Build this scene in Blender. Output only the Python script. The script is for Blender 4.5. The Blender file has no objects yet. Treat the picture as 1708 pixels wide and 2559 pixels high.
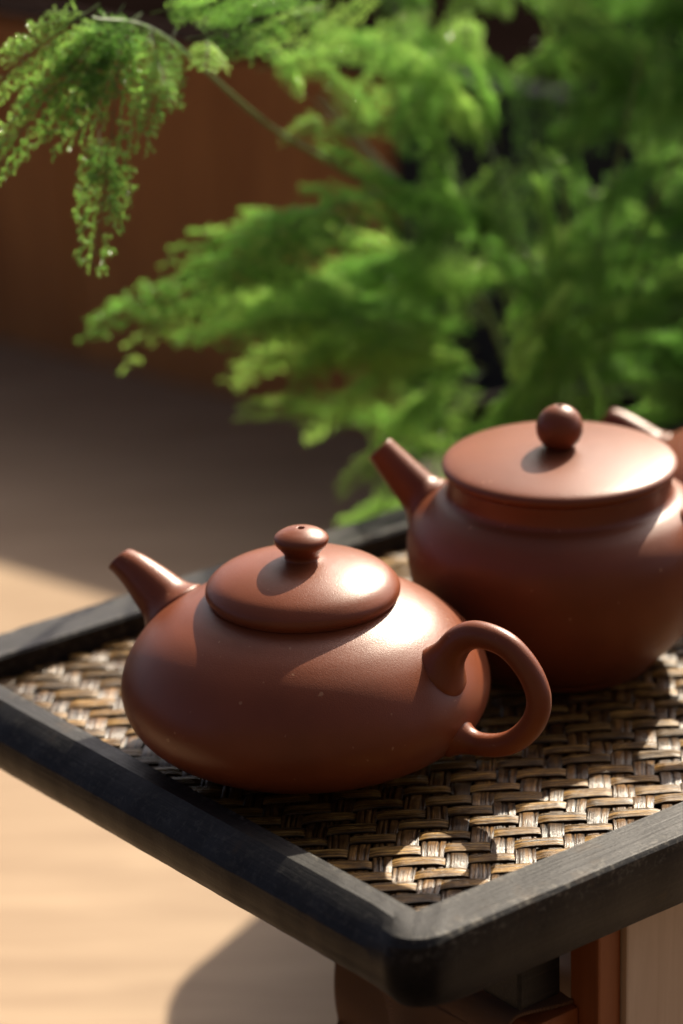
import bpy, bmesh, math, random
import numpy as np
from mathutils import Vector, Matrix

# ------------------------------------------------------------------ camera, sky, sun, exposure
scene = bpy.context.scene
COL = scene.collection
scene.render.engine = 'CYCLES'

PITCH, ROLL = math.radians(20.8), math.radians(1.6)
CAM_LOC = Vector((0.01205, -0.89407, 0.41735))
fw = Vector((0, math.cos(PITCH), -math.sin(PITCH)))
up0 = Vector((0, math.sin(PITCH), math.cos(PITCH)))
rt0 = Vector((1, 0, 0))
rt = math.cos(ROLL) * rt0 - math.sin(ROLL) * up0
up = math.cos(ROLL) * up0 + math.sin(ROLL) * rt0
cam_data = bpy.data.cameras.new('camera')
cam = bpy.data.objects.new('camera', cam_data)
COL.objects.link(cam)
cam.matrix_world = Matrix(((rt.x, up.x, -fw.x, CAM_LOC.x), (rt.y, up.y, -fw.y, CAM_LOC.y),
                           (rt.z, up.z, -fw.z, CAM_LOC.z), (0, 0, 0, 1)))
cam_data.sensor_fit = 'VERTICAL'
cam_data.sensor_height = 36.0
cam_data.lens = 115.0
cam_data.clip_start = 0.02
cam_data.clip_end = 100
cam_data.dof.use_dof = True
cam_data.dof.focus_distance = 0.930
cam_data.dof.aperture_fstop = 7.4
cam_data.dof.aperture_blades = 0
scene.camera = cam

SUN_EL = math.radians(37)
SUN_ROT = math.radians(27)            # clockwise from +Y: behind the tray, to the right
SUN_DIR = Vector((math.cos(SUN_EL) * math.sin(SUN_ROT), math.cos(SUN_EL) * math.cos(SUN_ROT), math.sin(SUN_EL)))
world = bpy.data.worlds.new('World')
scene.world = world
world.use_nodes = True
wn, wl = world.node_tree.nodes, world.node_tree.links
wn.clear()
sky = wn.new('ShaderNodeTexSky')
sky.sky_type = 'NISHITA'
sky.sun_disc = False
sky.sun_elevation = SUN_EL
sky.sun_rotation = SUN_ROT
sky.air_density = 0.15
sky.dust_density = 3.0
sky.ozone_density = 0.0
bg = wn.new('ShaderNodeBackground')
bg.inputs['Strength'].default_value = 0.13
wo = wn.new('ShaderNodeOutputWorld')
wl.new(sky.outputs[0], bg.inputs[0])
wl.new(bg.outputs[0], wo.inputs[0])
sun_data = bpy.data.lights.new('sun', 'SUN')
sun_data.energy = 5.0
sun_data.angle = math.radians(0.5)
sun_data.color = (1.0, 0.88, 0.69)
sun = bpy.data.objects.new('sun', sun_data)
COL.objects.link(sun)
sun.rotation_euler = (-SUN_DIR).to_track_quat('-Z', 'Y').to_euler()
sun.location = SUN_DIR * 3
scene.view_settings.view_transform = 'Standard'
scene.view_settings.look = 'None'
scene.view_settings.gamma = 1
scene.view_settings.exposure = 0.92
scene.view_settings.use_curve_mapping = False

# ------------------------------------------------------------------ helpers
def tag(o, label=None, cat=None, group=None, kind=None):
    if label: o['label'] = label
    if cat: o['category'] = cat
    if group: o['group'] = group
    if kind: o['kind'] = kind
    return o

def empty(name, loc=(0, 0, 0), rz=0):
    o = bpy.data.objects.new(name, None)
    o.empty_display_size = 0.01
    COL.objects.link(o)
    o.location = loc
    o.rotation_euler = (0, 0, rz)
    return o

def mesh_obj(name, me, mats, parent=None, smooth=True):
    o = bpy.data.objects.new(name, me)
    COL.objects.link(o)
    if parent: o.parent = parent
    for m in (mats if isinstance(mats, (list, tuple)) else [mats]):
        me.materials.append(m)
    if smooth:
        me.polygons.foreach_set('use_smooth', [True] * len(me.polygons))
    return o

def pydata(name, v, f):
    me = bpy.data.meshes.new(name)
    me.from_pydata([tuple(p) for p in v], [], f)
    me.update()
    return me

def catmull(pts, n):
    """dense Catmull-Rom through pts (any dimension)"""
    P = np.array(pts, float)
    P = np.vstack([2 * P[0] - P[1], P, 2 * P[-1] - P[-2]])
    out = []
    for i in range(1, len(P) - 2):
        p0, p1, p2, p3 = P[i - 1], P[i], P[i + 1], P[i + 2]
        for k in range(n):
            t = k / n
            out.append(0.5 * ((2 * p1) + (-p0 + p2) * t + (2 * p0 - 5 * p1 + 4 * p2 - p3) * t * t
                              + (-p0 + 3 * p1 - 3 * p2 + p3) * t ** 3))
    out.append(P[-2])
    return np.array(out)

def lathe(name, prof, seg=112, n=5, scale=1.0):
    """prof: list of (z, r); closed on the axis where r = 0"""
    pr = catmull(prof, n) * scale
    pr[:, 1] = np.maximum(pr[:, 1], 0)
    v, f = [], []
    for z, r in pr:
        for k in range(seg):
            a = 2 * math.pi * k / seg
            v.append((r * math.cos(a), r * math.sin(a), z))
    for i in range(len(pr) - 1):
        for k in range(seg):
            a, b = i * seg + k, i * seg + (k + 1) % seg
            f.append((a, b, b + seg, a + seg))
    me = pydata(name, v, f)
    bm = bmesh.new(); bm.from_mesh(me)
    bmesh.ops.remove_doubles(bm, verts=bm.verts, dist=1e-6)
    bmesh.ops.recalc_face_normals(bm, faces=bm.faces)
    bm.to_mesh(me); bm.free()
    return me

def sweep(name, path, radii, seg=40, side=(0, 1, 0), squash=None, cap=True, inner=None):
    """tube along a planar path (normal = side); radii in the path plane, squash = side radius factor"""
    path = np.array(path, float); side = np.array(side, float)
    T = np.gradient(path, axis=0); T /= np.linalg.norm(T, axis=1)[:, None]
    v, f = [], []
    n = len(path)
    for i in range(n):
        N = np.cross(side, T[i]); N /= np.linalg.norm(N)
        sq = 1 if squash is None else squash[i]
        for k in range(seg):
            a = 2 * math.pi * k / seg
            v.append(path[i] + radii[i] * (math.cos(a) * N + sq * math.sin(a) * side))
    for i in range(n - 1):
        for k in range(seg):
            a, b = i * seg + k, i * seg + (k + 1) % seg
            f.append((a, b, b + seg, a + seg))
    if cap:
        f.append(tuple(range(seg))[::-1])
        f.append(tuple((n - 1) * seg + k for k in range(seg)))
    me = pydata(name, v, f)
    bm = bmesh.new(); bm.from_mesh(me)
    bmesh.ops.recalc_face_normals(bm, faces=bm.faces)
    bm.to_mesh(me); bm.free()
    return me

def box_mesh(name, x0, x1, y0, y1, z0, z1, bev=0.0):
    bm = bmesh.new()
    bmesh.ops.create_cube(bm, size=1)
    for q in bm.verts:
        q.co = Vector(((x0 + x1) / 2 + q.co.x * (x1 - x0), (y0 + y1) / 2 + q.co.y * (y1 - y0), (z0 + z1) / 2 + q.co.z * (z1 - z0)))
    if bev:
        bmesh.ops.bevel(bm, geom=bm.edges[:], offset=bev, segments=2, affect='EDGES', profile=0.7)
    me = bpy.data.meshes.new(name)
    bm.to_mesh(me); bm.free()
    return me

# ------------------------------------------------------------------ materials
def new_mat(name):
    m = bpy.data.materials.new(name)
    m.use_nodes = True
    n = m.node_tree.nodes
    return m, n, m.node_tree.links, n['Principled BSDF']

def ramp(n, stops, interp='LINEAR'):
    r = n.new('ShaderNodeValToRGB')
    r.color_ramp.interpolation = interp
    el = r.color_ramp.elements
    el[0].position, el[0].color = stops[0][0], (*stops[0][1], 1)
    el[1].position, el[1].color = stops[-1][0], (*stops[-1][1], 1)
    for p, c in stops[1:-1]:
        e = el.new(p); e.color = (*c, 1)
    return r

def noise(n, l, scale, detail=4, rough=0.55, vec=None, dist=0.0):
    t = n.new('ShaderNodeTexNoise')
    t.inputs['Scale'].default_value = scale
    t.inputs['Detail'].default_value = detail
    t.inputs['Roughness'].default_value = rough
    t.inputs['Distortion'].default_value = dist
    if vec is not None: l.new(vec, t.inputs['Vector'])
    return t

def mapping(n, l, scale=(1, 1, 1), rot=(0, 0, 0), obj=True):
    tc = n.new('ShaderNodeTexCoord')
    mp = n.new('ShaderNodeMapping')
    mp.inputs['Scale'].default_value = scale
    mp.inputs['Rotation'].default_value = rot
    l.new(tc.outputs['Object' if obj else 'Generated'], mp.inputs['Vector'])
    return mp.outputs['Vector']

def mixrgb(n, l, fac, a, b, mode='MIX'):
    m = n.new('ShaderNodeMix'); m.data_type = 'RGBA'; m.blend_type = mode
    for sock, val in ((m.inputs['Factor'], fac), (m.inputs[6], a), (m.inputs[7], b)):
        if hasattr(val, 'is_linked'): l.new(val, sock)
        elif isinstance(val, (int, float)): sock.default_value = val
        else: sock.default_value = (*val, 1)
    return m.outputs[2]

def bump(n, l, h, strength, dist, prev=None):
    b = n.new('ShaderNodeBump')
    b.inputs['Strength'].default_value = strength
    b.inputs['Distance'].default_value = dist
    l.new(h, b.inputs['Height'])
    if prev is not None: l.new(prev, b.inputs['Normal'])
    return b.outputs['Normal']

def mat_clay(name, base, rough):
    m, n, l, p = new_mat(name)
    vec = mapping(n, l)
    big = noise(n, l, 38, 3, 0.5, vec)
    fine = noise(n, l, 3200, 2, 0.6, vec)
    grain = noise(n, l, 2000, 2, 0.6, vec)
    r = ramp(n, [(0.3, tuple(c * 0.86 for c in base)), (0.7, tuple(c * 1.12 for c in base))])
    l.new(big.outputs[0], r.inputs[0])
    sp = ramp(n, [(0.745, (0, 0, 0)), (0.79, (0.6, 0.6, 0.6))])
    speck = noise(n, l, 420, 1, 0.5, vec)
    l.new(speck.outputs[0], sp.inputs[0])
    c = mixrgb(n, l, sp.outputs[0], r.outputs[0], (0.42, 0.22, 0.12))
    l.new(c, p.inputs['Base Color'])
    rr = n.new('ShaderNodeMapRange')
    rr.inputs['From Min'].default_value = 0.3; rr.inputs['From Max'].default_value = 0.7
    rr.inputs['To Min'].default_value = rough - 0.05; rr.inputs['To Max'].default_value = rough + 0.06
    l.new(grain.outputs[0], rr.inputs['Value'])
    l.new(rr.outputs[0], p.inputs['Roughness'])
    p.inputs['Specular IOR Level'].default_value = 0.36
    b1 = bump(n, l, grain.outputs[0], 0.13, 0.0003)
    b2 = bump(n, l, fine.outputs[0], 0.24, 0.0002, b1)
    l.new(b2, p.inputs['Normal'])
    return m

CLAY = mat_clay('purple_clay', (0.205, 0.054, 0.020), 0.355)
CLAY2 = mat_clay('purple_clay_matte', (0.190, 0.052, 0.020), 0.38)

def mat_tray(name):
    m, n, l, p = new_mat(name)
    vec = mapping(n, l, (30, 900, 900))
    g = noise(n, l, 1.0, 5, 0.6, vec, 0.4)
    vec2 = mapping(n, l)
    wear = noise(n, l, 55, 6, 0.65, vec2)
    r = ramp(n, [(0.3, (0.006, 0.006, 0.006)), (0.62, (0.014, 0.013, 0.012)), (0.8, (0.035, 0.024, 0.015))])
    l.new(g.outputs[0], r.inputs[0])
    wr = ramp(n, [(0.60, (0, 0, 0)), (0.72, (1, 1, 1))])
    l.new(wear.outputs[0], wr.inputs[0])
    c = mixrgb(n, l, wr.outputs[0], r.outputs[0], (0.036, 0.022, 0.011))
    at = n.new('ShaderNodeAttribute'); at.attribute_name = 'edge'
    en = noise(n, l, 420, 5, 0.7, vec2)
    er = ramp(n, [(0.52, (0, 0, 0)), (0.62, (1, 1, 1))])
    l.new(en.outputs[0], er.inputs[0])
    em = n.new('ShaderNodeMath'); em.operation = 'MULTIPLY'
    l.new(at.outputs['Fac'], em.inputs[0]); l.new(er.outputs[0], em.inputs[1])
    c = mixrgb(n, l, em.outputs[0], c, (0.12, 0.11, 0.09))
    l.new(c, p.inputs['Base Color'])
    p.inputs['Specular IOR Level'].default_value = 0.24
    rr = n.new('ShaderNodeMapRange')
    rr.inputs['To Min'].default_value = 0.36; rr.inputs['To Max'].default_value = 0.60
    l.new(wear.outputs[0], rr.inputs['Value'])
    l.new(rr.outputs[0], p.inputs['Roughness'])
    b = bump(n, l, g.outputs[0], 0.35, 0.0004)
    w2 = noise(n, l, 700, 3, 0.6, vec2)
    b = bump(n, l, w2.outputs[0], 0.25, 0.0003, b)
    l.new(b, p.inputs['Normal'])
    return m
TRAYWOOD = mat_tray('black_stained_wood')

def mat_strip(name, lo, mid, hi, rough, spec):
    m, n, l, p = new_mat(name)
    oi = n.new('ShaderNodeObjectInfo')
    tc = n.new('ShaderNodeTexCoord')
    uv = n.new('ShaderNodeUVMap'); uv.uv_map = 'UVMap'
    mp = n.new('ShaderNodeMapping'); mp.inputs['Scale'].default_value = (60, 2600, 1)
    cb = n.new('ShaderNodeCombineXYZ')
    ml = n.new('ShaderNodeMath'); ml.operation = 'MULTIPLY'; ml.inputs[1].default_value = 77
    l.new(oi.outputs['Random'], ml.inputs[0])
    l.new(ml.outputs[0], cb.inputs[2])
    l.new(uv.outputs[0], mp.inputs['Vector'])
    l.new(cb.outputs[0], mp.inputs['Location'])
    fib = noise(n, l, 1.0, 4, 0.65, mp.outputs[0], 0.2)
    mp2 = n.new('ShaderNodeMapping'); mp2.inputs['Scale'].default_value = (130, 300, 1)
    l.new(uv.outputs[0], mp2.inputs['Vector']); l.new(cb.outputs[0], mp2.inputs['Location'])
    blot = noise(n, l, 1.0, 4, 0.6, mp2.outputs[0])
    ad = n.new('ShaderNodeMath'); ad.operation = 'ADD'
    l.new(fib.outputs[0], ad.inputs[0]); l.new(blot.outputs[0], ad.inputs[1])
    hf = n.new('ShaderNodeMath'); hf.operation = 'MULTIPLY'; hf.inputs[1].default_value = 0.5
    l.new(ad.outputs[0], hf.inputs[0])
    r = ramp(n, [(0.36, lo), (0.50, mid), (0.64, hi)])
    l.new(hf.outputs[0], r.inputs[0])
    br = n.new('ShaderNodeMapRange')
    br.inputs['To Min'].default_value = 0.48; br.inputs['To Max'].default_value = 1.3
    l.new(oi.outputs['Random'], br.inputs['Value'])
    c = mixrgb(n, l, 1.0, r.outputs[0], br.outputs[0], 'MULTIPLY')
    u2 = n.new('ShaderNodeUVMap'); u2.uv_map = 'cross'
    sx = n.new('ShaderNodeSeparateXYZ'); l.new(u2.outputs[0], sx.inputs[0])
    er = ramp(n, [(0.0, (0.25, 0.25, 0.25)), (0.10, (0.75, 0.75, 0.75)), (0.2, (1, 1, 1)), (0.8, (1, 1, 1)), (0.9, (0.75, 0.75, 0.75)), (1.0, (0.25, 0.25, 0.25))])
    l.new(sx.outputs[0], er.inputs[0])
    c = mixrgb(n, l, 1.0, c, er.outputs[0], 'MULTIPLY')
    gr = ramp(n, [(0.0, (1, 1, 1)), (1.0, (0.10, 0.09, 0.08))])
    l.new(sx.outputs[1], gr.inputs[0])
    c = mixrgb(n, l, 1.0, c, gr.outputs[0], 'MULTIPLY')
    l.new(c, p.inputs['Base Color'])
    p.inputs['Roughness'].default_value = rough
    p.inputs['Specular IOR Level'].default_value = spec
    b = bump(n, l, fib.outputs[0], 0.55, 0.0005)
    l.new(b, p.inputs['Normal'])
    return m
STRIP_H = mat_strip('lacquered_bamboo_ochre', (0.014, 0.006, 0.0012), (0.18, 0.093, 0.021), (0.43, 0.25, 0.064), 0.36, 0.25)
STRIP_V = mat_strip('lacquered_bamboo_dark', (0.010, 0.005, 0.0015), (0.105, 0.050, 0.013), (0.25, 0.130, 0.036), 0.33, 0.32)

def mat_wood(name, lo, hi, scale, rough, rot=(0, 0, 0), spec=0.4):
    m, n, l, p = new_mat(name)
    vec = mapping(n, l, scale, rot)
    g = noise(n, l, 1.0, 5, 0.6, vec, 0.6)
    r = ramp(n, [(0.3, lo), (0.7, hi)])
    l.new(g.outputs[0], r.inputs[0])
    l.new(r.outputs[0], p.inputs['Base Color'])
    p.inputs['Roughness'].default_value = rough
    p.inputs['Specular IOR Level'].default_value = spec
    l.new(bump(n, l, g.outputs[0], 0.15, 0.0006), p.inputs['Normal'])
    return m
TABLE = mat_wood('pale_table_wood', (0.25, 0.158, 0.085), (0.38, 0.262, 0.158), (7, 60, 60), 0.6, (0, 0, math.radians(25)))
CABINET = mat_wood('reddish_brown_wood', (0.28, 0.105, 0.024), (0.48, 0.21, 0.055), (40, 40, 5), 0.55)
CRATE = mat_wood('pale_pine', (0.52, 0.38, 0.25), (0.66, 0.51, 0.36), (110, 110, 9), 0.6)
CRATE_RED = mat_wood('red_brown_pine', (0.24, 0.068, 0.016), (0.34, 0.105, 0.028), (110, 110, 9), 0.55)
POT = mat_wood('dark_glazed_pot', (0.012, 0.009, 0.007), (0.022, 0.017, 0.013), (30, 30, 30), 0.9, spec=0.1)
GROUND = mat_wood('dark_floor', (0.003, 0.0018, 0.0015), (0.006, 0.0035, 0.003), (3, 3, 3), 1.0, spec=0.0)
SHADE_WALL = mat_wood('shade_wall_dark', (0.045, 0.032, 0.022), (0.07, 0.05, 0.035), (4, 4, 1), 0.9, spec=0.1)
CHARCOAL = mat_wood('charcoal_paint', (0.022, 0.025, 0.028), (0.038, 0.042, 0.046), (9, 9, 9), 0.9, spec=0.05)
CANE_BACK = mat_wood('stained_bamboo_backing', (0.02, 0.010, 0.004), (0.05, 0.025, 0.010), (80, 80, 80), 0.7)
CAPRED = mat_wood('dark_maroon_wood', (0.010, 0.003, 0.002), (0.02, 0.006, 0.003), (9, 9, 9), 0.9, spec=0.05)
SOIL = mat_wood('potting_soil', (0.018, 0.012, 0.008), (0.05, 0.034, 0.022), (300, 300, 300), 0.9)

def mat_burlap():
    m, n, l, p = new_mat('burlap')
    vec = mapping(n, l)
    def wave(rot):
        mp = n.new('ShaderNodeMapping'); mp.inputs['Rotation'].default_value = (0, 0, rot)
        l.new(vec, mp.inputs['Vector'])
        w = n.new('ShaderNodeTexWave'); w.inputs['Scale'].default_value = 1300; w.inputs['Distortion'].default_value = 0.3
        l.new(mp.outputs[0], w.inputs['Vector']); return w
    a, b = wave(0.3), wave(0.3 + math.pi / 2)
    mx = n.new('ShaderNodeMath'); mx.operation = 'MULTIPLY'
    l.new(a.outputs['Fac'], mx.inputs[0]); l.new(b.outputs['Fac'], mx.inputs[1])
    r = ramp(n, [(0.1, (0.16, 0.075, 0.03)), (0.6, (0.34, 0.18, 0.08))])
    l.new(mx.outputs[0], r.inputs[0])
    l.new(r.outputs[0], p.inputs['Base Color'])
    p.inputs['Roughness'].default_value = 0.9
    l.new(bump(n, l, mx.outputs[0], 0.8, 0.001), p.inputs['Normal'])
    return m
BURLAP = mat_burlap()

def mat_leaf():
    m, n, l, p = new_mat('fern_needle')
    oi = n.new('ShaderNodeObjectInfo')
    vec = mapping(n, l)
    nz = noise(n, l, 60, 2, 0.5, vec)
    ad = n.new('ShaderNodeMath'); ad.operation = 'MULTIPLY_ADD'; ad.inputs[1].default_value = 0.55
    l.new(oi.outputs['Random'], ad.inputs[0])
    ml = n.new('ShaderNodeMath'); ml.operation = 'MULTIPLY'; ml.inputs[1].default_value = 0.6
    l.new(nz.outputs[0], ml.inputs[0]); l.new(ml.outputs[0], ad.inputs[2])
    r = ramp(n, [(0.15, (0.057, 0.148, 0.032)), (0.5, (0.118, 0.245, 0.066)), (0.85, (0.25, 0.37, 0.13))])
    l.new(ad.outputs[0], r.inputs[0])
    l.new(r.outputs[0], p.inputs['Base Color'])
    p.inputs['Roughness'].default_value = 0.15
    p.inputs['Specular IOR Level'].default_value = 0.9
    tr = n.new('ShaderNodeBsdfTranslucent')
    c = mixrgb(n, l, 1.0, r.outputs[0], (2.35, 2.4, 1.5), 'MULTIPLY')
    l.new(c, tr.inputs['Color'])
    mx = n.new('ShaderNodeMixShader'); mx.inputs[0].default_value = 0.64
    l.new(p.outputs[0], mx.inputs[1]); l.new(tr.outputs[0], mx.inputs[2])
    l.new(mx.outputs[0], n['Material Output'].inputs['Surface'])
    return m
LEAF = mat_leaf()
STEM = mat_wood('fern_stem', (0.10, 0.17, 0.05), (0.16, 0.24, 0.08), (200, 200, 200), 0.45)

# ------------------------------------------------------------------ setting: table, cabinet, dark panel
ZT = -0.200
def table_mesh():
    # far edge runs along the plank screen
    c = Vector((0.1024, 0.7996, 0)); d = Vector((math.cos(math.radians(-39.7)), math.sin(math.radians(-39.7)), 0))
    n = Vector((-d.y, d.x, 0))
    a, b = c - d * 0.80 + n * 0.02, c + d * 0.75 + n * 0.02
    pts = [(-0.55, -0.16), (1.0, -0.16), (b.x, b.y), (a.x, a.y), (-0.55, a.y)]
    bm = bmesh.new()
    vs = [bm.verts.new((x, y, ZT)) for x, y in pts]
    f = bm.faces.new(vs)
    r = bmesh.ops.extrude_face_region(bm, geom=[f])
    for q in r['geom']:
        if isinstance(q, bmesh.types.BMVert): q.co.z -= 0.03
    bmesh.ops.recalc_face_normals(bm, faces=bm.faces)
    me = bpy.data.meshes.new('table'); bm.to_mesh(me); bm.free()
    return me
tb = mesh_obj('table', table_mesh(), TABLE, smooth=False)
tag(tb, kind='structure')
gr = mesh_obj('ground', box_mesh('ground', -30, 30, -30, 30, -0.92, -0.90), GROUND, smooth=False)
tag(gr, kind='structure')
# added out of view behind the camera; blocks low sky, darkens camera-facing sides
hw = mesh_obj('unseen_shade_wall', box_mesh('unseen_shade_wall', -3.2, 3.2, -1.62, -1.5, -0.899, 0.9, 0.01), SHADE_WALL, smooth=False)
tag(hw, kind='structure')

# upright plank screen along the far edge of the table, then a charcoal panel on the same line
SD = Vector((math.cos(math.radians(-39.7)), math.sin(math.radians(-39.7)), 0))
cab = empty('plank_screen', Vector((0.1024, 0.7996, ZT)) - SD * 0.075, math.radians(-39.7))
tag(cab, 'reddish brown upright plank screen behind the fern at the left, out of focus', 'screen')
CAB_H = 0.212
xx = 0.0
rnd = random.Random(4)
while xx > -0.70:
    w = rnd.uniform(0.056, 0.072)
    dy = rnd.uniform(0, 0.002)
    mesh_obj('board', box_mesh('board', xx - w + 0.0008, xx, dy, 0.012, 0.0, CAB_H - 0.008, 0.0012), CABINET, cab, False)
    xx -= w
mesh_obj('batten', box_mesh('batten', xx + 0.004, -0.004, 0.0123, 0.020, 0.12, 0.16, 0.001), CABINET, cab, False)
mesh_obj('added_dark_cap', box_mesh('added_dark_cap', xx, -0.0005, 0.002, 0.009, CAB_H - 0.0078, CAB_H, 0.001), CAPRED, cab, False)  # cap added, coloured dark so the sunlit board tops do not show
dp = empty('charcoal_panel', cab.location, math.radians(-39.7))
tag(dp, 'dark charcoal panel behind the fern at the right, out of focus', 'panel')
for q in range(5):
    mesh_obj('board', box_mesh('board', 0.001 + q * 0.12, 0.1195 + q * 0.12, 0.001, 0.013, 0.0, CAB_H + (0.06 if q else 0), 0.0012), CHARCOAL, dp, False)

# ------------------------------------------------------------------ tray
UL = Vector((math.cos(math.radians(38.4)), math.sin(math.radians(38.4)), 0))     # long direction
VW = Vector((UL.y, -UL.x, 0))                                                      # towards the camera
CORNER = Vector((-0.1065, 0.0552, 0))      # inner corner, left back
TL, TW = 0.405, 0.2185
RIM = 0.008
tray = empty('tea_tray', CORNER, math.radians(38.4))
tag(tray, 'black wooden tray with woven bamboo bottom carrying the teapots', 'tray')
# tray local: x along the length, y: 0 at the far rail, -TW at the near rail
SQ = [(0.0, -0.0045), (0.0, 0.0070), (0.0008, RIM), (0.006, RIM), (0.0105, RIM), (0.0158, RIM), (0.0168, 0.0070), (0.0171, 0.003),
      (0.0170, -0.003), (0.0163, -0.008), (0.0150, -0.0122), (0.0136, -0.0148), (0.0115, -0.0156), (0.004, -0.0156), (0.0, -0.0045)]
RD = [(0.0, -0.0045), (0.0, 0.0070), (0.0008, RIM), (0.0040, RIM), (0.0070, RIM), (0.0112, 0.0058), (0.0140, 0.0032), (0.0156, 0.0006),
      (0.0160, -0.003), (0.0152, -0.0075), (0.0128, -0.0115), (0.0090, -0.0145), (0.0060, -0.0156), (0.003, -0.0156), (0.0, -0.0045)]
SQ, RD = np.array(SQ), np.array(RD)
def rail(length, end, x0, x1, seed):
    """rail along +x from x0 to x1, inner edge on y = 0, outward = -y, mitred at both ends with a rounded outer corner"""
    rg = random.Random(seed)
    P = len(SQ)
    v, f = [], []
    ph = [rg.uniform(0, 6.28) for _ in range(6)]
    L = x1 - x0
    st = np.concatenate([np.linspace(0, 0.012, 16), np.linspace(0.0145, L - 0.0145, 80), np.linspace(L - 0.012, L, 16)])
    ns = len(st)
    for i in range(ns):
        s = st[i] / L
        x = x0 + st[i]
        edge = min(x - x0, x1 - x)
        k = min(1, max(0, edge / 0.018)); k = k * k * (3 - 2 * k)
        core = RD if end else SQ
        prof = core * k + (0.5 * (SQ + RD)) * (1 - k)
        for (o, z) in prof:
            # mitre: the outer points run past the inner corner; rounded corner pulls the last bit in
            ext = o * (1 - k)
            xe = x
            if s < 0.5: xe = x0 - o + (x - x0) * (1 + o / ((x1 - x0) / 2))
            else: xe = x1 + o - (x1 - x) * (1 + o / ((x1 - x0) / 2))
            oo = o
            d = min(xe - (x0 - o), (x1 + o) - xe)      # distance from the mitre end measured along the rail
            rc = 0.012 * min(1, max(0, (o - 0.003) / 0.013))   # the inner corner stays sharp, the outer one is rounded
            if rc > 0 and d < rc:
                be = math.radians(45) * (1 - d / rc)
                oo = o - rc * (1 - math.cos(be))
                al = rc * (1 - math.sin(be))
                xe = x0 - o + al if s < 0.5 else x1 + o - al
            wob = 0.00011 * (math.sin(x * 140 + ph[0]) + math.sin(x * 310 + ph[1]) + 0.7 * math.sin(x * 730 + ph[2] + o * 300))
            v.append((xe, -(oo + wob * (1 if o > 0.002 else 0)), z + 0.5 * wob * (1 if o > 0.002 else 0)))
    for i in range(ns - 1):
        for j in range(P - 1):
            a = i * P + j
            f.append((a, a + 1, a + P + 1, a + P))
    f.append(tuple(range(P - 1)))
    f.append(tuple((ns - 1) * P + j for j in range(P - 1))[::-1])
    me = pydata('rail', v, f)
    at = me.attributes.new('edge', 'FLOAT', 'POINT')
    ew = [0, 0.5, 0.5, 0, 0, 0.9, 1.0, 0.25, 0, 0, 0, 0.3, 0.2, 0, 0] if not end else [0, 0.5, 0.5, 0, 0.1, 0.2, 0.2, 0.1, 0, 0, 0, 0.1, 0, 0, 0]
    at.data.foreach_set('value', np.array(ew * ns, dtype=np.float32))
    bm = bmesh.new(); bm.from_mesh(me)
    bmesh.ops.recalc_face_normals(bm, faces=bm.faces)
    bm.to_mesh(me); bm.free()
    return me
def smooth_by_angle(o, ang):
    me = o.data
    bm = bmesh.new(); bm.from_mesh(me)
    for fc in bm.faces: fc.smooth = True
    for e in bm.edges:
        if len(e.link_faces) == 2 and e.calc_face_angle(0) > math.radians(ang): e.smooth = False
    bm.to_mesh(me); bm.free()
for (ln, end, loc, rz, sd) in ((TL, 0, (0, -TW, 0), 0, 1), (TW, 1, (0, 0, 0), -90, 2), (TL, 0, (TL, 0, 0), 180, 3), (TW, 1, (TL, -TW, 0), 90, 4)):
    o = mesh_obj('rail', rail(ln, end, 0.0, ln, sd), TRAYWOOD, tray)
    o.location = loc; o.rotation_euler = (0, 0, math.radians(rz))
    smooth_by_angle(o, 22)
for (fx, fy) in ((0.062, -TW + 0.026), (0.34, -TW + 0.026), (0.062, -0.022), (0.34, -0.022)):
    o = mesh_obj('foot', box_mesh('foot', fx - 0.008, fx + 0.008, fy - 0.006, fy + 0.010, -0.0520, -0.0046, 0.001), TRAYWOOD, tray, False)

# woven bottom: 2/1 twill of flat bamboo strips, one object per strip
mat_board = mesh_obj('woven_mat', box_mesh('woven_mat', 0.0002, TL - 0.0002, -TW + 0.0002, -0.0002, -0.0044, -0.0016), CANE_BACK, tray, False)
inv = Matrix.Rotation(math.radians(-38.4), 4, 'Z')
def tray_local(p): return inv @ (Vector(p) - CORNER)
EH = Vector((math.cos(math.radians(3.5)), math.sin(math.radians(3.5)), 0))
EV = Vector((math.cos(math.radians(85.0)), math.sin(math.radians(85.0)), 0))
QC, PR = 0.0068, 0.0076
ORG = Vector((0.0, 0.0, 0))
AMP = 0.00034
def cell_over(i, j): return (i + j) % 3 != 0          # True: cross strip lies on top
det = EH.x * EV.y - EH.y * EV.x
def to_ab(p):
    q = p - ORG
    return ((q.x * EV.y - q.y * EV.x) / det, (EH.x * q.y - EH.y * q.x) / det)
rect = [CORNER, CORNER + UL * TL, CORNER + UL * TL + VW * TW, CORNER + VW * TW]
AB = [to_ab(p) for p in rect]
def clip_line(o, d):
    """parameter range of the line o + t d inside the tray floor"""
    t0, t1 = -9, 9
    lo, ld = tray_local(o), inv.to_3x3() @ d
    for val, dv, mn, mx in ((lo.x, ld.x, 0.0003, TL - 0.0003), (lo.y, ld.y, -TW + 0.0003, -0.0003)):
        a, b = (mn - val) / dv, (mx - val) / dv
        if a > b: a, b = b, a
        t0, t1 = max(t0, a), min(t1, b)
    return t0, t1
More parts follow.
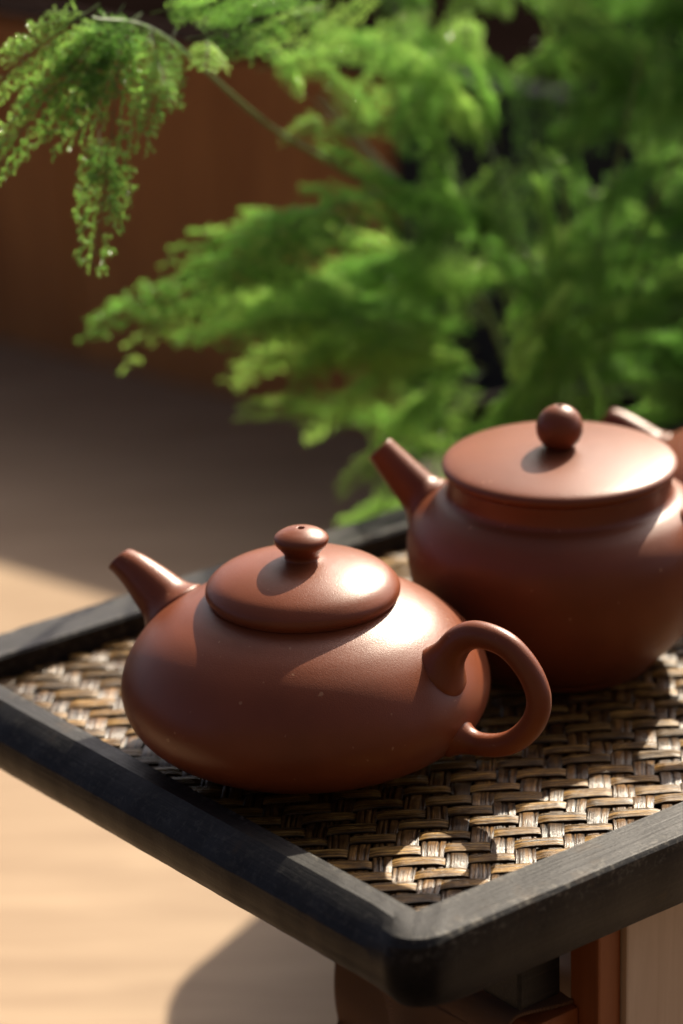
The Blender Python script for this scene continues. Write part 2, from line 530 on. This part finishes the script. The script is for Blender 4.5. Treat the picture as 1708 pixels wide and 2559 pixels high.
def strip_mesh(kind, idx, rg):
    other = QC if kind == 'H' else PR
    own = PR if kind == 'H' else QC
    d = EH if kind == 'H' else EV
    base = ORG + (EV * (idx * PR) if kind == 'H' else EH * (idx * QC))
    t0, t1 = clip_line(base, d)
    if t1 - t0 < 0.004: return None
    base = base + (EV if kind == 'H' else EH) * rg.uniform(-0.0004, 0.0004)
    side = Vector((-d.y, d.x, 0))
    wid = own * math.sin(math.radians(81.5)) * (rg.uniform(0.62, 0.78) if kind == 'H' else rg.uniform(0.86, 0.98))
    # cross section with a couple of split grooves
    NX = 15
    us = np.linspace(-0.5, 0.5, NX)
    gv = np.zeros(NX)
    hh = (0.00014 if kind == 'H' else 0.00016) * (1 - (2 * us) ** 2)
    for _ in range(rg.choice((1, 2, 2, 3, 3))):
        g = rg.randrange(2, NX - 2)
        hh[g] -= rg.uniform(0.00020, 0.00042)
        gv[g] = 1
        hh[g + 1:] += rg.uniform(-0.00010, 0.00010)
    step = other / 6.0
    n = max(4, int((t1 - t0) / step))
    ts = np.linspace(t0, t1, n)
    v, f, uvs, cr = [], [], [], []
    ph = [rg.uniform(0, 6.3) for _ in range(4)]
    for t in ts:
        c = t / other
        i0 = math.floor(c); fr = c - i0
        def hz(i):
            over = cell_over(i, idx) if kind == 'H' else not cell_over(idx, i)
            return AMP if over else -AMP
        # strip height: smooth between cell centres, with a slightly fuller middle where it floats over
        s = min(1, max(0, (fr - 0.18) / 0.64)); s = s * s * (3 - 2 * s)
        z = hz(i0) * (1 - s) + hz(i0 + 1) * s
        if kind == 'H':
            k = (i0 + idx) % 3
            # arc over the two-cell float
            ph2 = {1: fr, 2: 1 + fr, 0: -1 + fr + 0.0}[k]
            z += 0.00016 * max(0, 1 - ((ph2 - 0.5) / 1.25) ** 2)
        side_w = 0.00035 * math.sin(t * 60 + ph[0]) + 0.0002 * math.sin(t * 190 + ph[1])
        ww = wid * (1 + 0.05 * math.sin(t * 85 + ph[2]) + 0.04 * math.sin(t * 210 + ph[3]))
        p0 = base + d * t
        for q in range(NX):
            p = p0 + side * (us[q] * ww + side_w)
            v.append((p.x, p.y, z + hh[q] + 0.0003)); uvs.append((t, us[q] * ww)); cr.append((us[q] + 0.5, gv[q]))
        for q, sg in ((0, -1), (NX - 1, 1)):
            p = p0 + side * (us[q] * ww + side_w)
            v.append((p.x, p.y, z + hh[q] - 0.0003)); uvs.append((t, us[q] * ww)); cr.append((us[q] + 0.5, 0))
    W = NX + 2
    for i in range(n - 1):
        a = i * W
        for q in range(NX - 1):
            f.append((a + q, a + q + 1, a + W + q + 1, a + W + q))
        f.append((a + NX, a, a + W, a + W + NX))
        f.append((a + NX - 1, a + NX + 1, a + W + NX + 1, a + W + NX - 1))
        f.append((a + NX + 1, a + NX, a + W + NX, a + W + NX + 1))
    v = [tray_local(p) for p in v]
    me = pydata('strip', v, f)
    ul = me.uv_layers.new(name='UVMap')
    li = np.empty(len(me.loops), dtype=np.int32)
    me.loops.foreach_get('vertex_index', li)
    ul.data.foreach_set('uv', np.array(uvs, dtype=np.float32)[li].ravel())
    ul = me.uv_layers.new(name='cross')
    ul.data.foreach_set('uv', np.array(cr, dtype=np.float32)[li].ravel())
    return me
rg = random.Random(11)
for kind, m, k in (('H', STRIP_H, 1), ('V', STRIP_V, 0)):
    pitch = PR if k else QC
    lo, hi = min(c[k] for c in AB), max(c[k] for c in AB)
    for idx in range(math.floor(lo / pitch), math.ceil(hi / pitch) + 1):
        me = strip_mesh(kind, idx, rg)
        if me: mesh_obj('strip', me, m, mat_board)

# ------------------------------------------------------------------ teapots
def hole_knob(pts): return pts
def teapot(name, loc, rz, R, kind, label, clay):
    """local +x is the spout side"""
    t = empty(name, loc, rz)
    tag(t, label, 'teapot', 'brown clay teapots on the tray')
    if kind == 'low':
        body = [(0.01, 0.40), (0.0, 0.49), (0.0, 0.525), (0.016, 0.548), (0.042, 0.61), (0.10, 0.755), (0.18, 0.885), (0.28, 0.968), (0.395, 1.0), (0.51, 0.985),
                (0.62, 0.930), (0.72, 0.845), (0.80, 0.74), (0.853, 0.64), (0.882, 0.57), (0.898, 0.525), (0.905, 0.503), (0.905, 0.46), (0.86, 0.43), (0.5, 0.7)]
        lid = [(0.908, 0.0), (0.908, 0.35), (0.909, 0.488), (0.915, 0.505), (0.935, 0.521), (0.962, 0.524), (0.992, 0.510), (1.035, 0.462), (1.072, 0.385), (1.101, 0.295),
               (1.121, 0.20), (1.132, 0.125), (1.138, 0.09), (1.140, 0.04), (1.140, 0.0)]
        knob = [(z - 0.030, r) for z, r in [(1.160, 0.100), (1.172, 0.092), (1.190, 0.094), (1.218, 0.114), (1.248, 0.139), (1.272, 0.147), (1.292, 0.139), (1.315, 0.105), (1.330, 0.062),
                (1.336, 0.030), (1.334, 0.019), (1.318, 0.0165), (1.28, 0.0165), (1.24, 0.0165), (1.239, 0.0)]]
        hz = [(0.70, 0.50), (0.80, 0.585), (0.865, 0.665), (0.912, 0.768), (0.975, 0.855), (1.06, 0.905), (1.16, 0.911), (1.26, 0.885), (1.345, 0.82), (1.41, 0.735), (1.445, 0.635), (1.435, 0.535),
              (1.385, 0.44), (1.30, 0.355), (1.20, 0.305), (1.09, 0.285), (0.99, 0.285), (0.90, 0.295), (0.80, 0.32)]
        hr = [0.15, 0.125, 0.106, 0.092, 0.081, 0.075, 0.070, 0.068, 0.067, 0.0665, 0.066, 0.0655, 0.065, 0.064, 0.063, 0.063, 0.064, 0.070, 0.09]
        sp = [(0.66, 0.50), (0.80, 0.610), (0.885, 0.680), (0.955, 0.735), (1.02, 0.784), (1.075, 0.823), (1.13, 0.857), (1.185, 0.884), (1.21, 0.894)]
        sr = [0.22, 0.185, 0.160, 0.142, 0.126, 0.111, 0.098, 0.086, 0.082]
        cut = (0.75, 0.66)
    else:
        body = [(0.01, 0.45), (0.0, 0.57), (0.0, 0.61), (0.03, 0.63), (0.11, 0.715), (0.28, 0.86), (0.48, 0.953), (0.68, 0.993), (0.845, 1.0), (0.965, 0.968),
                (1.06, 0.895), (1.12, 0.815), (1.150, 0.755), (1.168, 0.735), (1.190, 0.727), (1.24, 0.725), (1.295, 0.727), (1.302, 0.715), (1.302, 0.66), (1.2, 0.62), (0.8, 0.8)]
        lid = [(1.304, 0.0), (1.304, 0.5), (1.305, 0.705), (1.309, 0.738), (1.328, 0.759), (1.352, 0.764), (1.375, 0.752), (1.395, 0.710), (1.416, 0.61), (1.438, 0.45),
               (1.453, 0.28), (1.460, 0.15), (1.463, 0.09), (1.464, 0.0)]
        c, rk = 1.594, 0.153
        knob = [(1.452, 0.115), (1.459, 0.090)] + [(c - rk * math.cos(a), rk * math.sin(a)) for a in np.linspace(0.52, 2.95, 14)] + \
               [(c + rk * 0.975, 0.020), (c + rk * 0.90, 0.018), (c + rk * 0.5, 0.018), (c + rk * 0.48, 0.0)]
        hz = [(0.76, 0.82), (0.86, 0.93), (0.93, 1.02), (1.01, 1.10), (1.11, 1.15), (1.22, 1.16), (1.33, 1.12), (1.42, 1.03), (1.47, 0.92), (1.47, 0.80),
              (1.42, 0.68), (1.33, 0.58), (1.22, 0.51), (1.12, 0.47), (1.02, 0.45), (0.93, 0.44), (0.84, 0.45)]
        hr = [0.20, 0.15, 0.115, 0.095, 0.084, 0.079, 0.077, 0.076, 0.075, 0.075, 0.074, 0.073, 0.072, 0.072, 0.078, 0.10, 0.14]
        sp = [(0.66, 0.72), (0.79, 0.85), (0.88, 0.94), (0.95, 1.012), (1.025, 1.088), (1.10, 1.165), (1.165, 1.232), (1.22, 1.290), (1.24, 1.312)]
        sr = [0.24, 0.190, 0.166, 0.150, 0.136, 0.123, 0.112, 0.102, 0.098]
        cut = (0.70, 0.71)
    bp = catmull(body, 8)[:, ::-1] * R           # (rho, z)
    def fillet(verts, centres, dl, amt):
        V = np.array(verts); Cn = np.array(centres)
        rho = np.hypot(V[:, 0], V[:, 1]); q = np.stack([rho, V[:, 2]], 1)
        dd = np.sqrt(((q[:, None, :] - bp[None, :, :]) ** 2).sum(2)); k = dd.argmin(1); d = dd[np.arange(len(q)), k]
        inside = rho < np.interp(V[:, 2], bp[2:-4, 1], bp[2:-4, 0])
        d = np.where(inside, 0, d)
        g = amt * R * np.clip(1 - d / (dl * R), 0, 1) ** 2.2
        w = V - Cn; ln = np.linalg.norm(w, axis=1)[:, None] + 1e-9
        return V + w / ln * g[:, None]
    mesh_obj('body', lathe('body', body, 128, 6, R), clay, t)
    ld = mesh_obj('lid', lathe('lid', lid, 128, 6, R), clay, t)
    mesh_obj('knob', lathe('knob', knob, 72, 5, R), clay, ld)
    # handle, in the local xz plane on the -x side
    H = catmull([(-a, 0, b, r) for (a, b), r in zip(hz, hr)], 9) * R
    hm = sweep('handle', H[:, :3], H[:, 3], 36, (0, 1, 0), [1.0] * len(H))
    hv = np.empty(len(hm.vertices) * 3); hm.vertices.foreach_get('co', hv); hv = hv.reshape(-1, 3)
    hm.vertices.foreach_set('co', fillet(hv, np.repeat(H[:, :3], 36, axis=0), 0.11, 0.044).ravel()); hm.update()
    mesh_obj('handle', hm, clay, t)
    # spout with a bore
    S = catmull([(a, 0, b, r) for (a, b), r in zip(sp, sr)], 9) * R
    n = len(S)
    path = list(S[:, :3]); rad = list(S[:, 3])
    end = path[-1]; tdir = (path[-1] - path[-3]); tdir = tdir / np.linalg.norm(tdir)
    r_end = rad[-1]
    for (ds, fr) in ((0.08, 0.985), (0.13, 0.95), (0.16, 0.89)):
        path.append(end + tdir * ds * r_end); rad.append(r_end * fr)
    tip = path[-1]
    for (ds, fr) in ((-0.01, 0.80), (-0.12, 0.72), (-0.8, 0.68), (-3.0, 0.66)):
        path.append(tip + tdir * ds * r_end); rad.append(r_end * fr)
    path = np.array(path); rad = np.array(rad)
    # ring frames: all rings perpendicular to the smooth outer path direction
    v, f = [], []
    seg = 44
    Tn = np.gradient(S[:, :3], axis=0); Tn /= np.linalg.norm(Tn, axis=1)[:, None]
    for i in range(len(path)):
        T = Tn[min(i, n - 1)]
        if i >= n: T = tdir
        # the mouth is cut closer to level than square to the spout
        k = min(1, max(0, (i - n * 0.45) / (n * 0.55)))
        cutv = np.array([cut[0], 0, cut[1]]); cutv /= np.linalg.norm(cutv)
        T = T * (1 - k) + cutv * k; T /= np.linalg.norm(T)
        N = np.cross((0, 1, 0), T)
        for q in range(seg):
            a = 2 * math.pi * q / seg
            v.append(path[i] + rad[i] * (math.cos(a) * N + math.sin(a) * np.array((0, 1, 0))))
    for i in range(len(path) - 1):
        for q in range(seg):
            a, b = i * seg + q, i * seg + (q + 1) % seg
            f.append((a, b, b + seg, a + seg))
    f.append(tuple((len(path) - 1) * seg + q for q in range(seg)))
    nv = n * seg
    v = list(fillet(v[:nv], np.repeat(path[:n], seg, axis=0), 0.09, 0.038)) + v[nv:]
    me = pydata('spout', v, f)
    bm = bmesh.new(); bm.from_mesh(me); bmesh.ops.recalc_face_normals(bm, faces=bm.faces); bm.to_mesh(me); bm.free()
    mesh_obj('spout', me, clay, t)
    return t
ZW = 0.0013
teapot('clay_teapot', (0, 0, ZW), math.radians(180 - 33), 0.055, 'low',
       'low wide brown clay teapot with flattened knob, nearest the camera', CLAY)
teapot('clay_teapot', (0.0807, 0.0672, ZW), math.radians(180 - 22), 0.0483, 'tall',
       'taller brown clay teapot with flat disc lid and ball knob', CLAY2)
teapot('clay_teapot', (0.157, 0.146, ZW), math.radians(180 - 27), 0.0485, 'low',
       'brown clay teapot at the right edge, only its spout and shoulder showing', CLAY2)

# ------------------------------------------------------------------ stand and cloth under the tray
stand = empty('wooden_stand', (0.0, 0.0, ZT), math.radians(38.4))
stand.location = CORNER + UL * 0.083 + VW * (TW - 0.006) + Vector((0, 0, ZT))
tag(stand, 'pale pine box stand with red brown corner post under the tray', 'stand')
SH = -0.0157 - ZT
mesh_obj('front_panel', box_mesh('front_panel', 0.0, 0.25, 0.0, 0.008, 0.0, SH, 0.0008), CRATE, stand, False)
mesh_obj('corner_post', box_mesh('corner_post', -0.0092, -0.0004, 0.002, 0.014, 0.0, SH, 0.0008), CRATE_RED, stand, False)
mesh_obj('side_panel', box_mesh('side_panel', 0.0006, 0.0085, 0.0085, 0.10, 0.0, SH - 0.001, 0.0006), CRATE, stand, False)
mesh_obj('back_panel', box_mesh('back_panel', 0.0, 0.25, 0.1003, 0.108, 0.0, SH, 0.0008), CRATE, stand, False)

mesh_obj('shelf', box_mesh('shelf', -0.027, -0.0095, 0.010, 0.095, 0.134, 0.144, 0.001), CRATE_RED, stand, False)
mesh_obj('shelf_leg', box_mesh('shelf_leg', -0.022, -0.013, 0.050, 0.060, 0.0, 0.1335, 0.001), CRATE_RED, stand, False)
def cloth():
    # a strip of burlap lying over the shelf and hanging off its left end
    n, m = 110, 60
    v, f = [], []
    rg = random.Random(3)
    waves = [(rg.uniform(60, 200), rg.uniform(-160, 160), rg.uniform(0, 6.3), rg.uniform(0.0002, 0.0006)) for _ in range(9)]
    for i in range(n):
        for j in range(m):
            u = i / (n - 1) * 0.052           # arc length from the post towards the free end
            y = 0.012 + 0.075 * j / (m - 1)
            wv = sum(a * math.sin(p * u + q * y + c) for p, q, c, a in waves)
            flat = 0.0195
            if u < flat: x, z = -0.0098 - u, 0.1462 + max(-0.0012, wv * 0.6)
            else:
                t = u - flat; r = 0.006
                if t < r * math.pi / 2: x, z = -0.0098 - flat - r * math.sin(t / r), 0.1462 - r * (1 - math.cos(t / r)) + wv * .5
                else: x, z = -0.0098 - flat - r - 0.12 * (t - r * 1.57) - abs(wv) * 4 * min(1, t / 0.03) - 0.003 * math.sin(y * 150) * min(1, t / 0.03), 0.1462 - r - (t - r * 1.57)
            v.append((x, y + 0.002 * math.sin(u * 90), z))
    for i in range(n - 1):
        for j in range(m - 1):
            a = i * m + j
            f.append((a, a + m, a + m + 1, a + 1))
    return pydata('burlap_cloth', v, f)
co = mesh_obj('burlap_cloth', cloth(), BURLAP)
sm = co.modifiers.new('solid', 'SOLIDIFY'); sm.thickness = 0.0011; sm.offset = 0
co.location = stand.location; co.rotation_euler = stand.rotation_euler
tag(co, 'brown burlap cloth hanging in the shade under the tray corner', 'cloth')

# ------------------------------------------------------------------ asparagus fern
def frond_mesh(seed, L=0.10):
    rs = np.random.RandomState(seed)
    segs = []      # stems: (p0, p1, r0, r1)
    tp, td = [], []  # tuft positions and directions
    def axis_pt(t): return np.array([L * t, 0.010 * math.sin(1.7 * t + seed), -0.30 * L * t * t + 0.004 * math.sin(5 * t + seed)])
    N = 22
    pts = [axis_pt(i / N) for i in range(N + 1)]
    for i in range(N): segs.append((pts[i], pts[i + 1], 0.00055 * (1 - 0.8 * i / N), 0.00055 * (1 - 0.8 * (i + 1) / N)))
    npri = 32
    for k in range(npri):
        t = 0.10 + 0.89 * (k + rs.uniform(-.3, .3)) / npri
        t = min(0.995, t)
        sd = 1 if k % 2 else -1
        if rs.rand() < 0.08: continue
        b = axis_pt(t); ax = axis_pt(min(1, t + 0.02)) - axis_pt(t - 0.02); ax /= np.linalg.norm(ax)
        ln = L * 0.40 * min(1, (t + 0.06) / 0.28) * (1 - t) ** 0.75 * rs.uniform(0.6, 1.15) + 0.006
        ang = math.radians(rs.uniform(42, 66))
        d = math.cos(ang) * ax + math.sin(ang) * np.array([0, sd, 0]) + np.array([0, 0, rs.uniform(-0.22, 0.16)])
        d /= np.linalg.norm(d)
        droop = rs.uniform(0.1, 0.5)
        def bp(s): return b + d * s + np.array([0, 0, -droop * s * s / 0.05])
        m = max(2, int(ln / 0.006))
        q = [bp(ln * i / m) for i in range(m + 1)]
        for i in range(m): segs.append((q[i], q[i + 1], 0.00028, 0.00018))
        s = 0.003
        s2 = 1
        while s < ln:
            p = bp(s); dd = bp(s + 0.001) - p; dd /= np.linalg.norm(dd)
            tp.append(p); td.append(dd)
            s += 0.0017
        s = 0.003
        while s < ln - 0.002:
            p = bp(s); dd = bp(s + 0.001) - p; dd /= np.linalg.norm(dd)
            sidev = np.cross([0, 0, 1.0], dd); sidev /= np.linalg.norm(sidev)
            l2 = min(0.010, 0.30 * (ln - s) + 0.0035) * rs.uniform(0.7, 1.2)
            a2 = math.radians(rs.uniform(38, 60))
            d2 = math.cos(a2) * dd + s2 * math.sin(a2) * sidev + np.array([0, 0, rs.uniform(-.25, .2)])
            d2 /= np.linalg.norm(d2)
            segs.append((p, p + d2 * l2, 0.00016, 0.00010))
            u = 0.0012
            while u < l2:
                tp.append(p + d2 * u); td.append(d2); u += 0.0012
            tp.append(p + d2 * l2); td.append(d2)
            s2 = -s2
            s += 0.0038 * rs.uniform(0.85, 1.2)
    tp, td = np.array(tp), np.array(td)
    # needles: six per tuft, each a narrow folded blade
    K = 5
    n = len(tp) * K
    P = np.repeat(tp, K, axis=0); D = np.repeat(td, K, axis=0)
    rv = rs.normal(size=(n, 3)); rv -= (rv * D).sum(1)[:, None] * D; rv[:, 2] *= 0.7
    rv /= np.linalg.norm(rv, axis=1)[:, None]
    a = np.radians(rs.uniform(28, 62, n))[:, None]
    nd = np.cos(a) * D + np.sin(a) * rv
    nd /= np.linalg.norm(nd, axis=1)[:, None]
    ln = rs.uniform(0.0015, 0.0026, n)[:, None]
    s1 = np.cross(nd, rs.normal(size=(n, 3))); s1 /= np.linalg.norm(s1, axis=1)[:, None]
    s2 = np.cross(nd, s1)
    w = rs.uniform(0.00018, 0.00028, n)[:, None] * np.where(rs.rand(n) < 0.04, 2.2, 1.0)[:, None]
    base = P + nd * ln * 0.42
    V = np.stack([P, base + w * s1 + 0.3 * w * s2, P + nd * ln, base - w * s1 + 0.3 * w * s2], axis=1).reshape(-1, 3)
    o = (np.arange(n) * 4)[:, None]
    F = np.concatenate([o + np.array([[0, 1, 2]]), o + np.array([[0, 2, 3]])], axis=0)
    nf = len(F)
    # stems as three-sided tubes
    SV, SF = [], []
    off = len(V)
    for (p0, p1, r0, r1) in segs:
        d = p1 - p0; d = d / (np.linalg.norm(d) + 1e-9)
        x = np.cross(d, [0.3, 0.2, 0.93]); x /= np.linalg.norm(x); y = np.cross(d, x)
        b0 = off + len(SV)
        for (pp, r) in ((p0, r0), (p1, r1)):
            for q in (0, 2.094, 4.189): SV.append(pp + r * (math.cos(q) * x + math.sin(q) * y))
        for k in range(3):
            k2 = (k + 1) % 3
            SF.append((b0 + k, b0 + k2, b0 + 3 + k2)); SF.append((b0 + k, b0 + 3 + k2, b0 + 3 + k))
    V = np.vstack([V, np.array(SV)]); F = np.vstack([F, np.array(SF)])
    me = bpy.data.meshes.new('frond')
    me.vertices.add(len(V)); me.vertices.foreach_set('co', V.astype(np.float32).ravel())
    me.loops.add(len(F) * 3); me.loops.foreach_set('vertex_index', F.astype(np.int32).ravel())
    me.polygons.add(len(F)); me.polygons.foreach_set('loop_start', np.arange(0, len(F) * 3, 3, dtype=np.int32))
    mi = np.zeros(len(F), dtype=np.int32); mi[nf:] = 1
    me.materials.append(LEAF); me.materials.append(STEM)
    me.polygons.foreach_set('material_index', mi)
    me.update(calc_edges=True)
    me.validate()
    return me
FR = [frond_mesh(s) for s in range(1, 7)]

fern = empty('asparagus_fern', (0.11, 0.385, ZT))
tag(fern, 'feathery green asparagus fern arching behind and above the teapots', 'fern')
FB = Vector((0.11, 0.385, ZT))
rg = random.Random(21)
def add_frond(base, tip, nrm=(0, 0, 1), var=None, wid=1.0):
    base, tip = Vector(base), Vector(tip)
    # the mesh droops by 0.30 L at its tip: aim its chord at the tip
    x = (tip - base); s = x.length / (0.10 * math.hypot(1, 0.30)); x.normalize()
    z = Vector(nrm); z = (z - x * z.dot(x)).normalized()
    y = z.cross(x)
    ang = math.atan(0.30)
    xr = x * math.cos(ang) + z * math.sin(ang); zr = -x * math.sin(ang) + z * math.cos(ang)
    o = bpy.data.objects.new('frond', FR[var if var is not None else rg.randrange(len(FR))])
    COL.objects.link(o); o.parent = fern
    wy = wid * rg.choice((1, 1)) 
    M = Matrix(((xr.x, y.x, zr.x, 0), (xr.y, y.y, zr.y, 0), (xr.z, y.z, zr.z, 0), (0, 0, 0, 1)))
    M = Matrix.Translation(base - FB) @ M @ Matrix.Diagonal((s, s * wy, s, 1))
    o.matrix_local = M
    return o
def add_cane(pts, r0=0.0012, r1=0.0006):
    P = catmull([tuple(Vector(p) - FB) for p in pts], 8)
    rad = np.linspace(r0, r1, len(P))
    T = np.gradient(P, axis=0)
    v, f = [], []
    for i, p in enumerate(P):
        d = T[i] / np.linalg.norm(T[i]); x = np.cross(d, [0.31, 0.87, 0.1]); x /= np.linalg.norm(x); y = np.cross(d, x)
        for q in range(7):
            a = q * 2 * math.pi / 7
            v.append(p + rad[i] * (math.cos(a) * x + math.sin(a) * y))
    for i in range(len(P) - 1):
        for q in range(7):
            q2 = (q + 1) % 7
            f.append((i * 7 + q, i * 7 + q2, i * 7 + 7 + q2, i * 7 + 7 + q))
    mesh_obj('cane', pydata('cane', v, f), STEM, fern)

# bushy mass: fronds spread through the whole bush and sweep outwards and over, tier on tier
CR = Vector((0.10, 0.325, -0.02))
k = 0
while k < 260:
    z = rg.uniform(-0.045, 0.185)
    b = Vector((rg.uniform(0.005, 0.235), max(0.265, 0.195 + z) + rg.uniform(0, 0.075), z))
    d = b - CR
    if (d.x / 0.15) ** 2 + (max(d.z, 0) / 0.23) ** 2 > 1: continue
    ln = rg.uniform(0.055, 0.10)
    out = Vector((d.x * 1.2 + rg.uniform(-.05, .05), rg.uniform(-.05, .025), rg.uniform(-0.045, 0.035) + d.z * 0.12)).normalized()
    tip = b + out * ln
    if tip.y < 0.245: tip.y = 0.245 + rg.uniform(0, 0.02)
    if tip.z < -0.07: tip.z = -0.07
    if tip.x < -0.005 and tip.z > 0.075: continue
    if tip.x < 0.03 and tip.z < 0.06 - (tip.x + 0.08) * 0.9: continue
    if max(b.x, tip.x) > 0.09 and tip.z > 0.02 + (tip.y - 0.17) * 0.87: continue
    k += 1
    add_frond(b, tip, (rg.uniform(-.4, .4), rg.uniform(-.7, .0), 1), wid=rg.uniform(0.32, 0.6))
k = 0
while k < 75:                            # right-hand side, a little farther back
    z = rg.uniform(-0.03, 0.165)
    b = Vector((rg.uniform(0.085, 0.215), max(0.30, 0.225 + z) + rg.uniform(0, 0.07), z))
    out = Vector((rg.uniform(-0.5, 1.0), rg.uniform(-.35, .1), rg.uniform(-0.55, 0.35))).normalized()
    tip = b + out * rg.uniform(0.05, 0.09)
    if tip.z > 0.02 + (tip.y - 0.17) * 0.87 or tip.z < -0.06 or tip.y < 0.27: continue
    k += 1
    add_frond(b, tip, (rg.uniform(-.4, .4), rg.uniform(-.7, .0), 1), wid=rg.uniform(0.35, 0.6))
for k in range(14):
    a = rg.uniform(0, 2 * math.pi); rr = rg.uniform(0.03, 0.12)
    c0 = FB + Vector((0.012 * math.cos(a), 0.012 * math.sin(a), 0.143))
    c1 = CR + Vector((rr * 0.5 * math.cos(a), rr * 0.4 * math.sin(a), 0.08))
    c2 = CR + Vector((rr * 1.1 * math.cos(a), rr * 0.7 * math.sin(a), rg.uniform(0.10, 0.17)))
    add_cane([c0, (c0 + c1) / 2 + Vector((0, 0, 0.01)), c1, c2])

# long fronds reaching out to the left
for b, t in (((0.035, 0.29, 0.095), (-0.0793, 0.2545, 0.0600)), ((0.02, 0.285, 0.085), (-0.0650, 0.2481, 0.0430)),
             ((0.045, 0.33, 0.055), (-0.0300, 0.330, 0.0130)), ((0.05, 0.33, 0.06), (-0.02, 0.31, 0.045)),
             ((0.06, 0.33, 0.03), (0.0, 0.30, -0.005)), ((0.06, 0.33, 0.01), (0.010, 0.285, -0.02)),
             ((0.07, 0.33, 0.01), (0.012, 0.275, -0.045)), ((0.03, 0.30, 0.08), (-0.05, 0.27, 0.075))):
    add_frond(b, t, (0.1, -0.5, 1), wid=0.5)
# the spray that hangs at the upper left, nearer the camera
add_cane([(0.07, 0.36, 0.02), (0.03, 0.30, 0.09), (-0.0093, 0.2294, 0.1364), (-0.0421, 0.1523, 0.187), (-0.062, 0.12, 0.200)], 0.0010, 0.0006)
for b, t, w in (((-0.052, 0.136, 0.197), (-0.0687, 0.0974, 0.1268), 0.62),
                ((-0.056, 0.130, 0.199), (-0.092, 0.100, 0.150), 0.6),
                ((-0.046, 0.146, 0.191), (-0.036, 0.118, 0.172), 0.7),
                ((-0.040, 0.152, 0.188), (-0.046, 0.112, 0.163), 0.6),
                ((-0.050, 0.138, 0.198), (-0.086, 0.110, 0.176), 0.7),
                ((-0.030, 0.160, 0.182), (-0.026, 0.125, 0.180), 0.7),
                ((-0.044, 0.150, 0.192), (-0.008, 0.150, 0.200), 0.7),
                ((-0.035, 0.160, 0.187), (0.010, 0.180, 0.190), 0.9),
                ((-0.060, 0.122, 0.165), (-0.0560, 0.096, 0.138), 0.6),
                ((-0.050, 0.140, 0.200), (-0.075, 0.105, 0.160), 0.6),
                ((-0.045, 0.146, 0.196), (-0.060, 0.110, 0.170), 0.7),
                ((-0.058, 0.128, 0.202), (-0.100, 0.108, 0.170), 0.6),
                ((-0.040, 0.152, 0.194), (-0.022, 0.130, 0.202), 0.7),
                ((-0.030, 0.158, 0.190), (0.000, 0.150, 0.196), 0.6),
                ((-0.020, 0.200, 0.172), (0.012, 0.205, 0.185), 0.6),
                ((0.000, 0.240, 0.150), (0.030, 0.235, 0.180), 0.6),
                ((0.005, 0.250, 0.140), (-0.012, 0.222, 0.165), 0.6),
                ((0.020, 0.270, 0.125), (0.045, 0.250, 0.165), 0.6),
                ((0.030, 0.285, 0.120), (0.010, 0.262, 0.152), 0.6),
                ((0.030, 0.290, 0.110), (0.062, 0.275, 0.150), 0.7),
                ((-0.012, 0.225, 0.155), (0.022, 0.215, 0.165), 0.6),
                ((0.012, 0.260, 0.130), (-0.006, 0.240, 0.128), 0.6)):
    add_frond(b, t, (0.15, -0.75, 0.7), wid=w)

pot = empty('plant_pot', (0.11, 0.385, ZT))
tag(pot, 'dark round glazed pot holding the feathery fern behind the tray', 'pot')
mesh_obj('vessel', lathe('vessel', [(0.0, 0.0), (0.0, 0.045), (0.002, 0.052), (0.04, 0.062), (0.11, 0.072), (0.150, 0.0745), (0.157, 0.075), (0.159, 0.072), (0.156, 0.069), (0.14, 0.067), (0.11, 0.06), (0.11, 0.0)], 72, 4), POT, pot)
mesh_obj('soil', lathe('soil', [(0.147, 0.0), (0.1465, 0.02), (0.146, 0.04), (0.1455, 0.0665)], 48, 3), SOIL, pot)
